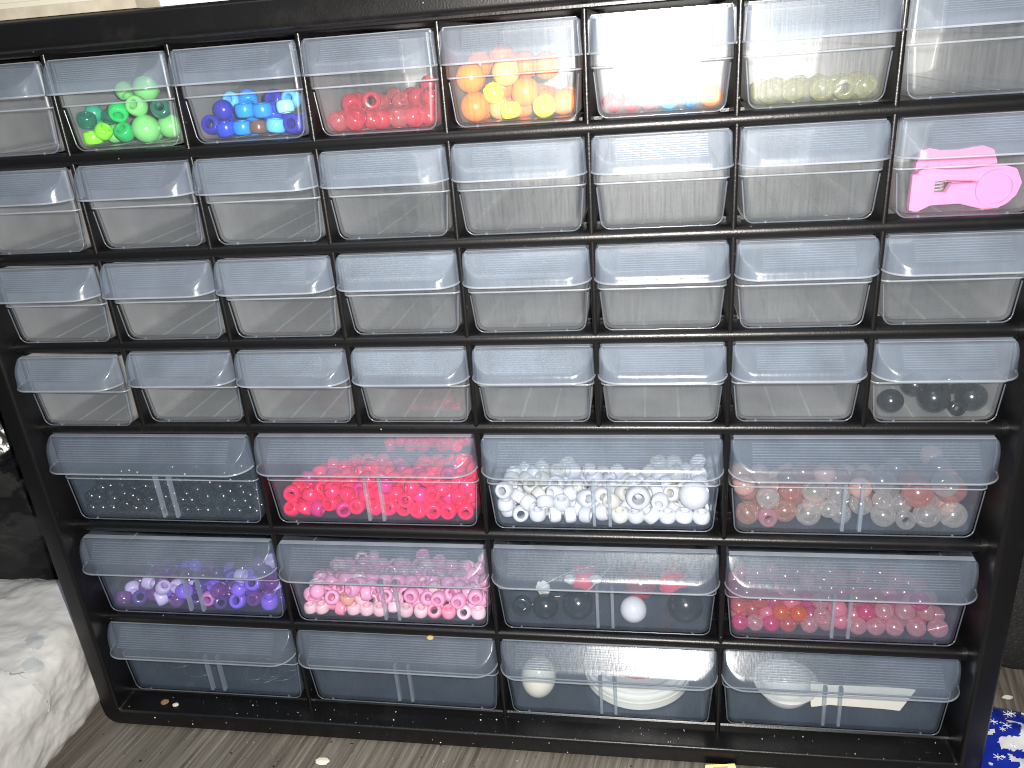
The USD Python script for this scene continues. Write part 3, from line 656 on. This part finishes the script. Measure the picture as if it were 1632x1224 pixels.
        (22.6, 8.3, 5.7, 4.4, 'hot_pink', 'pony', 'r'),
        (30.0, 8.4, 5.3, 4.5, 'hot_pink', 'pony', 'f'),
        (38.4, 8.4, 5.5, 4.5, 'hot_pink', 'pony', 'f'),
        (47.9, 8.4, 5.7, 4.5, 'hot_pink', 'pony', 'f'),
        (16.5, 8.2, 13.0, 4.3, 'hot_pink', 'pony', 'f'),
        (21.7, 10.9, 15.1, 4.6, 'magenta_pearl', 'ball', 'f'),
        (38.4, 10.1, 13.3, 4.6, 'magenta_pearl', 'ball', 'f'),
        (30.2, 11.6, 18.0, 4.5, 'hot_pink', 'pony', 'f'),
    ]),
    'pink': (6,2,[
        (11.2, 8.2, 19.8, 4.3, 'baby_pink', 'pony', 'f'),
        (26.7, 8.2, 18.1, 4.3, 'baby_pink', 'pony', 'f'),
        (38.9, 8.3, 14.6, 4.4, 'baby_pink', 'pony', 'f'),
        (48.1, 8.3, 20.2, 4.4, 'baby_pink', 'pony', 'f'),
        (23.4, 8.2, 6.3, 4.3, 'rose_pink', 'pony', 't'),
        (40.0, 8.2, 6.0, 4.3, 'blush', 'pony', 'f'),
        (48.8, 8.1, 5.9, 4.2, 'blush', 'pony', 'u'),
        (31.7, 8.1, 5.6, 4.2, 'rose_pink', 'pony', 'u'),
        (15.9, 8.1, 6.0, 4.2, 'blush', 'pony', 'u'),
        (6.9, 8.1, 5.6, 4.2, 'blush', 'pony', 'u'),
        (-9.2, 8.1, 5.4, 4.2, 'blush', 'pony', 'u'),
        (-17.8, 8.1, 5.6, 4.2, 'blush', 'pony', 'u'),
        (-25.6, 8.1, 5.8, 4.2, 'blush', 'pony', 'u'),
        (-32.8, 8.1, 7.3, 4.2, 'rose_pink', 'pony', 's'),
        (-38.5, 8.1, 7.0, 4.2, 'rose_pink', 'pony', 's'),
        (-44.5, 8.1, 8.5, 4.2, 'blush', 'pony', 'u'),
        (-51.5, 7.9, 7.8, 4.0, 'blush', 'pony', 'u'),
        (-35.6, 8.3, 15.9, 4.4, 'baby_pink', 'pony', 't'),
        (-44.7, 8.3, 19.7, 4.4, 'baby_pink', 'ball', 'f'),
        (-25.5, 8.1, 11.8, 4.2, 'salmon', 'pony', 'u'),
        (-17.4, 8.1, 11.6, 4.2, 'blush', 'pony', 'u'),
        (-15.7, 8.3, 19.7, 4.4, 'baby_pink', 'pony', 's'),
    ]),
}
fx = lambda k: FIX[k][2]
fill(1, 2, 'green bead drawer', fx('green'), 5, 4.3, [('green_pale', 2), ('teal_clear', 1)], ymax=44)
fill(1, 3, 'blue bead drawer', fx('blue'), 5, 4.3, [('indigo', 2), ('azure', 1)], ymax=44)
fill(1, 4, 'red bead drawer', (), 46, 4.3, [('red_clear', 5), ('coral_clear', 3)], ymax=38)
fill(1, 5, 'orange bead drawer', fx('orange'), 16, 5.6, [('orange', 5), ('orange_pale', 1)], ('ball',), ymax=56)
fill(1, 6, 'glaring top drawer', [(22.0, 10, 9, 4.4, 'orange', 'ball', 'f'), (12.0, 10, 9, 4.2, 'azure', 'pony', 'r'), (3.5, 11, 9, 4.2, 'sky_blue', 'pony', 'r'), (-20.0, 10, 9, 4.2, 'red_clear', 'pony', 'r'), (-12.5, 12, 9, 4.2, 'red_clear', 'pony', 'r'), (-4.5, 12, 9, 4.2, 'pink_clear', 'pony', 'r')])
fill(1, 7, 'pale yellow bead drawer', (), 17, 4.6, [('citrine_clear', 1)], ('ball', 'pony'), ymax=34)
fill(4, 8, 'black ball drawer', fx('blackballs'))
fill(5, 1, 'small black bead drawer', [(-5.5, 8, 14, 4.0, 'black_clear', 'pony', 'f'), (-30, 8, 9, 4.4, 'black_clear', 'pony', 'f'), (22, 8, 17, 4.4, 'black_clear', 'pony', 'f')], 215, 3.6, [('black', 1)], ('ball',), ymax=38)
fill(5, 2, 'hot pink bead drawer', fx('hot'), 150, 4.5, [('hot_pink', 12), ('magenta_pearl', 1)], ymax=50)
fill(5, 3, 'white bead drawer', fx('white'), 120, 4.5, [('white', 5), ('white_howlite', 2)], ymax=50)
fill(5, 4, 'bubble bead drawer', fx('clear'), 52, 5.6, [('amber_milk', 4), ('clear', 2), ('peach_clear', 3)], ('ball',), ymax=52, ymin=14)
fill(6, 1, 'purple bead drawer', fx('purple'), 74, 4.6, [('purple_clear', 4), ('violet_clear', 3), ('violet', 2), ('lavender_pearl', 1)], ymax=40, lo=-.75)
fill(6, 2, 'light pink bead drawer', fx('pink'), 130, 4.3, [('baby_pink', 14), ('blush', 2), ('rose_pink', 1)], ymax=50)
fill(6, 3, 'black and white ball drawer', fx('bigmix'), ymax=60)
fill(6, 4, 'pink see-through bead drawer', fx('pinkclear'), 110, 4.6, [('pink_clear', 3), ('magenta_clear', 3), ('coral_clear', 2), ('pink_milk', 6)], ('ball',), ymax=46, hi=.85, ymin=12)

fill(5, 2, 'hot pink bead drawer', (), 95, 4.6, [('hot_pink', 1)], ymin=85, ymax=134, lo=.05, hi=1, seed=3)
write_beads()

# ------------------------------------------------------------------ other things in drawers
def at(r, c, x, y, z):
    loc, yaw = DX[r, c]; return loc + np.array([x, y, z])
def ellipsoid(rx, ry, rz, sub=3):
    m_ = trimesh.creation.icosphere(sub, 1.0); m_.apply_scale([rx, ry, rz]); return m_
e = solo('egg_bead', ellipsoid(10.2, 10.2, 12.6), 'pearl_ivory', 'ivory pearly egg-shaped bead standing at the left of the bottom row drawer', 'bead', True)
UsdGeom.Xformable(e).AddTransformOp().Set(mat4(at(7, 3, -41, 15.5, 19.4), Rot.from_euler('yx', [6, -8], degrees=True)))
lid = thing('jar_lid', 'white round lid with a rust coloured centre lying in the bottom row drawer', 'lid', at(7, 3, 15.5, 38.5, 5.75))
part(lid, 'rim', revolve([(24, 0.4), (31, 0.4), (31.6, 1.0), (31.6, 8.2), (31.2, 8.8), (30.0, 9.0), (29.6, 9.6), (29.6, 11.4), (28.6, 12.2), (26.5, 12.2), (25.8, 11.6), (24, 11.2)], 56), 'milk_white', 40)
part(lid, 'groove_ring', revolve([(31.5, 5.2), (32.1, 5.2), (32.1, 5.9), (31.5, 5.9)], 56), 'cream_plastic', 40)
part(lid, 'plate', trimesh.creation.cylinder(24.4, 10.4, sections=48).apply_translation([0, 0, 5.6]), 'cream_plastic', 40)
part(lid, 'centre_disc', trimesh.creation.cylinder(18, 1.0, sections=40).apply_translation([0, 0, 11.4]), 'rust_insert', 40)
sc = thing('scoop', 'white plastic scoop with a round bowl and a broad cream handle in a drawer', 'scoop', at(7, 4, -22, 19.5, 21.6))
n_ = 40
bowl = []
for a in np.linspace(0.04, 1.45, 12): bowl.append((15.2 * math.sin(a), -15.2 * math.cos(a)))
prof = bowl + [(17.5, -1.2), (17.5, -.2), (14.2, -.4)] + [(13.9 * math.sin(a), -13.9 * math.cos(a)) for a in np.linspace(1.42, 0.04, 10)]
part(sc, 'bowl', revolve(prof, n_), 'milk_white', 50)
from shapely.geometry import Polygon, Point
from shapely import affinity
hp = Polygon([(13, -6), (22, -4.4), (50, -5.0), (58, -5.5), (66, 5), (48, 6), (22, 5), (13, 7)]).buffer(.6)
hm = trimesh.creation.extrude_polygon(hp, 2.2); hm.apply_transform(trimesh.transformations.rotation_matrix(math.radians(62), [1, 0, 0])); hm.apply_translation([0, -5, -4])
part(sc, 'handle', hm, 'cream_plastic', 30)
# pink clip with its spring
cl = thing('clip', 'pink plastic clip with a metal spring lying in the right drawer of the second row', 'clip', at(2, 8, 0, 15, 13.5))
body_ = Polygon([(-20, -8.5), (-17.5, -9.2), (-12, -6.5), (0, -6.2), (10, -9), (16, -8.8), (22, -4), (23.5, 1), (21, 6.5), (15, 8.4), (2, 7), (-8, 7.2), (-14, 8.4), (-17, 7.6), (-19.5, 2)]).buffer(.8)
hole = Polygon([(-11, -1.5), (-11, 3.0), (-6, 3.4), (6, 2.6), (6, 1.8), (-4, 1.6), (-6, -1.8)])
body_ = body_.buffer(2.5).buffer(-5).buffer(2.5)
def arm(poly_, th, y):
    m_ = trimesh.creation.extrude_polygon(poly_, th); m_.apply_transform(trimesh.transformations.rotation_matrix(math.pi / 2, [1, 0, 0])); m_.apply_translation([0, y, 0]); return m_
fa_ = affinity.scale(body_.difference(hole), .93, .93)
layers = [arm(fa_, 3.0, -2.5)]
for k in range(6):
    t0, t1 = math.sin(k * math.pi / 12), math.sin((k + 1) * math.pi / 12)
    layers.append(arm(fa_.buffer(-1.9 * (1 - math.cos((k + .5) * math.pi / 12))), 1.9 * (t1 - t0) + .02, -5.48 - 1.9 * t0))
part(cl, 'front_arm', cat_(layers), 'clip_pink', 25)
part(cl, 'raised_ring', arm(Point(12.6, -.6).buffer(7.6).difference(Point(12.6, -.6).buffer(6.0)), 1.6, -7.0), 'clip_pink', 25)
part(cl, 'jaw', box(-19.4, -14.6, -7.6, -5.0, -8.2, 6.3), 'clip_pink', False)
part(cl, 'rear_arm', arm(affinity.translate(affinity.scale(body_, .72, .9), 1.5, 5.5), 3.5, 16), 'clip_pink', 25)
coil = [(-8 + 2.6 * math.cos(a), -1.5 + 2.2 * math.sin(a), -3.2 + a * .21) for a in np.linspace(0, 2 * math.pi * 5.5, 90)]
part(cl, 'spring', tube(coil, .42, 6), 'spring_steel', 60)
# elastic loops, threads
rnd = np.random.default_rng(5)
for k in range(9):
    R_, t0 = rnd.uniform(7, 12), rnd.uniform(0, 6.28)
    pts = [(R_ * math.cos(a), R_ * math.sin(a) * .95, .5 + .5 * math.sin(3 * a)) for a in np.linspace(t0, t0 + 5.9, 40)]
    x = rnd.uniform(2, 42) if k < 6 else rnd.uniform(-40, -8)
    e = solo('elastic_loop', tube(pts, .3, 5), 'clear_plastic_wide', 'faint see-through elastic loop coiled in the bottom left drawer', 'cord', True, group='elastic loops in the bottom left drawer')
    UsdGeom.Xformable(e).AddTransformOp().Set(mat4(at(7, 1, x, rnd.uniform(18, 30), 7.5 + k * .8), Rot.from_euler('x', 12, degrees=True)))
for k, (a, b_, sag) in enumerate((((-38, 10, 24), (-5, 26, 30), 3), ((-20, 9, 16), (2, 22, 32), -2), ((-46, 12, 9), (-26, 20, 13), 2))):
    ts = np.linspace(0, 1, 16)[:, None]; pts = np.array(a) + (np.array(b_) - np.array(a)) * ts + np.c_[0 * ts, 0 * ts, sag * np.sin(ts * 3.14)]
    e = solo('thread', tube(pts, .25, 5), 'thread_white', ['long pale thread arching over the big black balls', 'short pale thread leaning up beside the middle black ball', 'pale thread lying at the left end with the black balls'][k], 'thread', True)
    UsdGeom.Xformable(e).AddTransformOp().Set(mat4(at(6, 3, 0, 0, 0)))
def crumple(rx, ry, rz, seed, amp=.35, f=.35, sub=3):
    m_ = trimesh.creation.icosphere(sub, 1.0); v = m_.vertices
    nz = meshkit.fbm(v * 1.7 + seed * 13.7) if hasattr(meshkit, 'fbm') else 0
    v = v * (1 + amp * (np.asarray(nz) * 2 - 0)[:, None]) * [rx, ry, rz]
    return trimesh.Trimesh(v, m_.faces, process=False)
for k, (x, y, z, s) in enumerate(((-34.5, 15, 22, 2.6), (-20, 20, 25, 2.0), (-6, 20, 25.5, 1.9))):
    e = solo('paper_scrap', crumple(s, s * .6, s, k, .6, sub=2), 'white_paper', ['crumpled white paper scrap above the second black ball', 'small white paper scrap behind the third black ball', 'small white paper scrap beside the hot pink ball'][k], 'paper', False)
    UsdGeom.Xformable(e).AddTransformOp().Set(mat4(at(6, 3, x, y, z)))

# ------------------------------------------------------------------ around the cabinet
def lump(c, r, expo, amp, freq, seed, sub=6, ridge=0.0, squash=None):
    """puffy closed body: superellipsoid displaced by noise, creased by ridged noise"""
    m_ = trimesh.creation.icosphere(sub, 1.0); v = np.array(m_.vertices)
    k = (np.abs(v) ** expo).sum(1) ** (-1 / expo); v = v * k[:, None]
    w = v * np.array(r)
    n1 = np.asarray(meshkit.fbm(w * freq + seed * 17.3)).ravel(); n2 = np.asarray(meshkit.fbm(w * freq * 2.3 + seed * 5.1 + 40)).ravel()
    nr = v / np.linalg.norm(v, axis=1, keepdims=True)
    w = w + nr * (amp * n1 - ridge * np.abs(n2) ** .7)[:, None] + np.array(c)
    w[:, 2] = np.maximum(w[:, 2], 0.3 + 0.002 * (w[:, 2] + 50))
    return trimesh.Trimesh(w, m_.faces, process=False)
bag = lump((-402, 150, 200), (128, 130, 205), 3.0, 26, .016, 3, 6, 22)
bag.vertices[:, 0] = np.minimum(bag.vertices[:, 0], -256)
solo('garbage_bag', bag, 'bag_film', 'black shiny plastic garbage bag slumped against the left side of the cabinet', 'garbage bag', True)
pk = thing('soft_pack', 'white puffy plastic-wrapped pack with faint grey print beside the cabinet', 'pack')
pm = lump((-352, -36, 36), (98, 96, 40), 4.2, 6, .020, 9, 6, 10)
d_ = pm.vertices; 
pm.vertices[:, 0] = np.minimum(d_[:, 0], -254.0 + 0.02 * (d_[:, 0] + 254))
part(pk, 'wrapping', pm, 'quilted_white', True)
tree_ = cKDTree(pm.vertices); vn = pm.vertex_normals
cdir = CAM_R
def unproj(u, v, axis, val):
    d = CAM_R.T @ np.array([(u - 816) / 1299.98, (v - 612) / 1299.98, 1.0]); return CAM_POS + d * (val - CAM_POS[axis]) / d[axis]
def on_pack(p, off=.6):
    _, i = tree_.query(p); return pm.vertices[i] + vn[i] * off
def pline(uv, closed=False):
    pts = np.array([on_pack(p) for p in uv]); 
    keep = [0]
    for i in range(1, len(pts)):
        if np.linalg.norm(pts[i] - pts[keep[-1]]) > .6: keep.append(i)
    pts = pts[keep]
    if len(pts) > 8:                                                 # even out the steps from vertex to vertex
        for _ in range(6): pts[1:-1] = .25 * pts[:-2] + .5 * pts[1:-1] + .25 * pts[2:]
    return pts
def arc3(cx, cz, r, a0, a1, rz=None, n=40, y=-60):
    return [(cx + r * math.cos(a), y, cz + (rz or r) * math.sin(a)) for a in np.linspace(a0, a1, n)]
def pix(pts): return [unproj(u, v, 1, -42) for u, v in pts]
def oval(u, v, ru, rv, a0=0, a1=6.283, tilt=0.0, n=48):
    a = np.linspace(a0, a1, n); x, y = ru * np.cos(a), rv * np.sin(a); return list(zip(u + x * math.cos(tilt) - y * math.sin(tilt), v + x * math.sin(tilt) + y * math.cos(tilt)))
for cu in (oval(38, 1002, 42, 12, 3.3, 6.6), oval(20, 1040, 22, 14, 2.6, 6.5), oval(128, 1085, 18, 58, 1.6, 4.8), oval(30, 1115, 16, 14, .2, 5.4), oval(8, 1184, 16, 16, 3.0, 6.1), oval(40, 1190, 15, 14, 3.2, 6.5), oval(66, 1200, 13, 14, 3.9, 7.3), oval(24, 1015, 16, 10, 3.3, 6.0)):
    L_ = pline(pix(cu))
    if len(L_) > 3: part(pk, 'printed_line', tube(L_, .36, 5), 'print_grey', 60)
fc = pm.vertices[pm.faces].mean(1); rel = (fc - CAM_POS) @ CAM_R.T; fu_, fv_ = 816 + 1299.98 * rel[:, 0] / rel[:, 2], 612 + 1299.98 * rel[:, 1] / rel[:, 2]
facing = ((fc - CAM_POS) * pm.face_normals).sum(1) < 0
for (u, v, ru, rv) in ((56, 1022, 14, 13), (52, 1061, 17, 12)):                  # two pale grey printed ovals
    s = (((fu_ - u) / ru) ** 2 + ((fv_ - v) / rv) ** 2 < 1) & facing
    if s.sum() > 4:
        idx, inv = np.unique(pm.faces[s], return_inverse=True)
        part(pk, 'printed_spot', trimesh.Trimesh(pm.vertices[idx] + vn[idx] * .45, inv.reshape(-1, 3), process=False), 'print_grey', True)
wr = lump((-272, 40, 74), (20, 18, 20), 2.4, 5, .05, 21, 4, 5)
wr.vertices[:, 0] = np.minimum(wr.vertices[:, 0], -253.5)
solo('lilac_wrapper', wr, 'print_lilac', 'small lilac plastic wrapper squeezed between the white pack and the cabinet', 'wrapper', True)
tote = lump((352, 150, 150), (92, 95, 150), 7.0, 6, .012, 14, 6, 5)
solo('dark_bag', tote, 'dark_fabric', 'dark speckled fabric bag standing at the right side of the cabinet', 'bag', True)

# blue and white packet on the floor at the right
def sheet_grid(cx, cy, lx, ly, ang, seed, amp, n=90, z0=1.0):
    u = np.linspace(-1, 1, n); U, V = np.meshgrid(u, u, indexing='ij')
    X, Y = U * lx, V * ly; ca, sa = math.cos(ang), math.sin(ang)
    P = np.stack([cx + X * ca - Y * sa, cy + X * sa + Y * ca, 0 * X], -1)
    nz = np.asarray(meshkit.fbm(P.reshape(-1, 3) * .035 + seed * 7.7)).reshape(n, n); n2 = np.abs(np.asarray(meshkit.fbm(P.reshape(-1, 3) * .09 + seed * 3.1)).reshape(n, n))
    P[..., 2] = z0 + np.maximum(0, (1 - np.maximum(np.abs(U), np.abs(V)) ** 4)) * (amp + amp * .9 * nz - amp * .8 * n2)
    P[..., 2] = np.maximum(P[..., 2], z0); return P, U, V
P_, U_, V_ = sheet_grid(302, -22, 52, 60, -.22, 4, 9)
bp = thing('blue_packet', 'crumpled blue and white snow-patterned packet on the floor at the right', 'packet')
part(bp, 'film', shell(P_, .5, flip=False), 'packet_blue', True)
g_ = grid(P_); up_ = g_.vertex_normals * np.sign(g_.vertex_normals[:, 2:3] + 1e-9)
fu = np.stack([U_.ravel(), V_.ravel()], 1)[g_.faces].mean(1)
w1 = .22 * np.asarray(meshkit.fbm(np.c_[fu * 2.6, 0 * fu[:, :1]] + 3.3)).ravel() + .16 * np.asarray(meshkit.fbm(np.c_[fu * 9, 0 * fu[:, :1]] + 8.1)).ravel()
w1 = w1 - .18; sel = (fu[:, 1] < .66 + 3 * w1) & (fu[:, 1] > -.5 + w1) & (fu[:, 0] > -.74 + 3.5 * w1)
idx, inv = np.unique(g_.faces[sel], return_inverse=True)
part(bp, 'white_panel', trimesh.Trimesh(g_.vertices[idx] + up_[idx] * .8, inv.reshape(-1, 3), process=False), 'packet_white', True)
rnd = np.random.default_rng(12)
for k in range(46):
    i = rnd.integers(4, 40); j = rnd.integers(45, 87); q = P_[i, j] + [0, 0, .85]; r_ = rnd.uniform(.8, 2.6)
    arms = [tube([q + [r_ * math.cos(a), r_ * math.sin(a), 0], q, q - [r_ * math.cos(a), r_ * math.sin(a), 0]], .22, 4) for a in (0.2, 1.25, 2.3)]
    part(bp, 'snowflake', cat_(arms), 'packet_white', False)
# red and yellow wrapper in front
wp = thing('candy_wrapper', 'red and yellow wrapper corner on the floor in front of the cabinet', 'wrapper', (121, -19.5, 1.6), Rot.from_euler('zx', [6, 38], degrees=True), scale=.62)
part(wp, 'film', trimesh.creation.extrude_polygon(Polygon([(-12, 10), (12, 10), (14, -8), (-14, -8)]).buffer(.8), .5), 'wrapper_yellow', False)
part(wp, 'white_border', trimesh.creation.extrude_polygon(Polygon([(-9, 9), (9, 9), (0, -3)]), .5).apply_translation([0, 0, .08]), 'white_paper', False)
part(wp, 'red_diamond', trimesh.creation.extrude_polygon(Polygon([(-7, 9), (7, 9), (0, 0)]), .5).apply_translation([0, 0, .16]), 'wrapper_red', False)

# on top of the cabinet
sl = solo('board', box(-340, -124, -8.5, 110, 399.9, 404.2), 'cardboard', 'beige board lying on top of the cabinet at the left', 'board', False)
solo('paper_stack', cat_([box(-336, -131 - k * .6, -7.6 + k * .4, 100, 404.3 + k * 2.1, 406.3 + k * 2.1) for k in range(10)]), 'cream_paper', 'stack of cream paper on the beige board on top of the cabinet', 'paper', False)
solo('white_envelope', trimesh.creation.box([96, 70, 9]).apply_transform(trimesh.transformations.rotation_matrix(.18, [0, 0, 1])).apply_translation([-112, 48, 404.6]), 'envelope_paper', 'white envelope lying on top of the cabinet right of the beige board', 'envelope', False)

# crumbs and scraps
def crumb(x, y, z, s, mat, label, seed, cat='crumb'):
    m_ = crumple(s, s * .8, s * .5, seed, .5, sub=2); m_.apply_translation([x, y, z + s * .4]); return solo('crumb', m_, mat, label, cat, False)
crumb(-214, -3.7, 14, 1.7, 'crumb_brown', 'brown crumb on the cabinet floor under the bottom left drawer', 1)
crumb(-205.9, -5.2, 14, 1.2, 'crumb_white', 'pale pinkish crumb beside the brown crumb on the cabinet floor', 2)
lc = DX[7, 2][0]
crumb(lc[0] + 22, lc[1] - 1.2, lc[2] + LARGE['zt'], 1.3, 'crumb_tan', 'tan crumb on the handle of the empty wide drawer', 3)
sp = crumple(2.6, 1.5, .5, 6, .7, sub=2); sp.apply_translation([-104, -27, 1.0]); solo('paper_flake', sp, 'cream_plastic', 'cream flake lying on the floor in front of the cabinet', 'flake', False)
sp = crumple(1.9, .8, .8, 8, .5, sub=2); sp.apply_translation([289, 52, 1.8]); solo('white_scrap', sp, 'crumb_white', 'white scrap on the floor by the dark bag', 'scrap', False)
rnd = np.random.default_rng(31); dust = []
for k in range(190):
    if k < 70: x, y, z = rnd.uniform(-236, 236), rnd.uniform(-10, 3), 14.0
    elif k < 95: x, y, z = rnd.uniform(-250, 250), -12.0, rnd.uniform(4, 12)
    else: x, y, z = rnd.uniform(-260, 330), rnd.uniform(-80, -14), 0.0
    s = rnd.gamma(2, .09) + .08; m_ = trimesh.creation.icosphere(0, s); m_.vertices *= rnd.uniform(.6, 1.3, m_.vertices.shape); m_.apply_translation([x, y, z + (s * .5 if z != 0 or k >= 95 else 0)]); dust.append(m_)
solo('dust', cat_(dust), 'crumb_white', 'pale dust specks scattered over the cabinet lip and the floor', 'dust', False, kind='stuff')
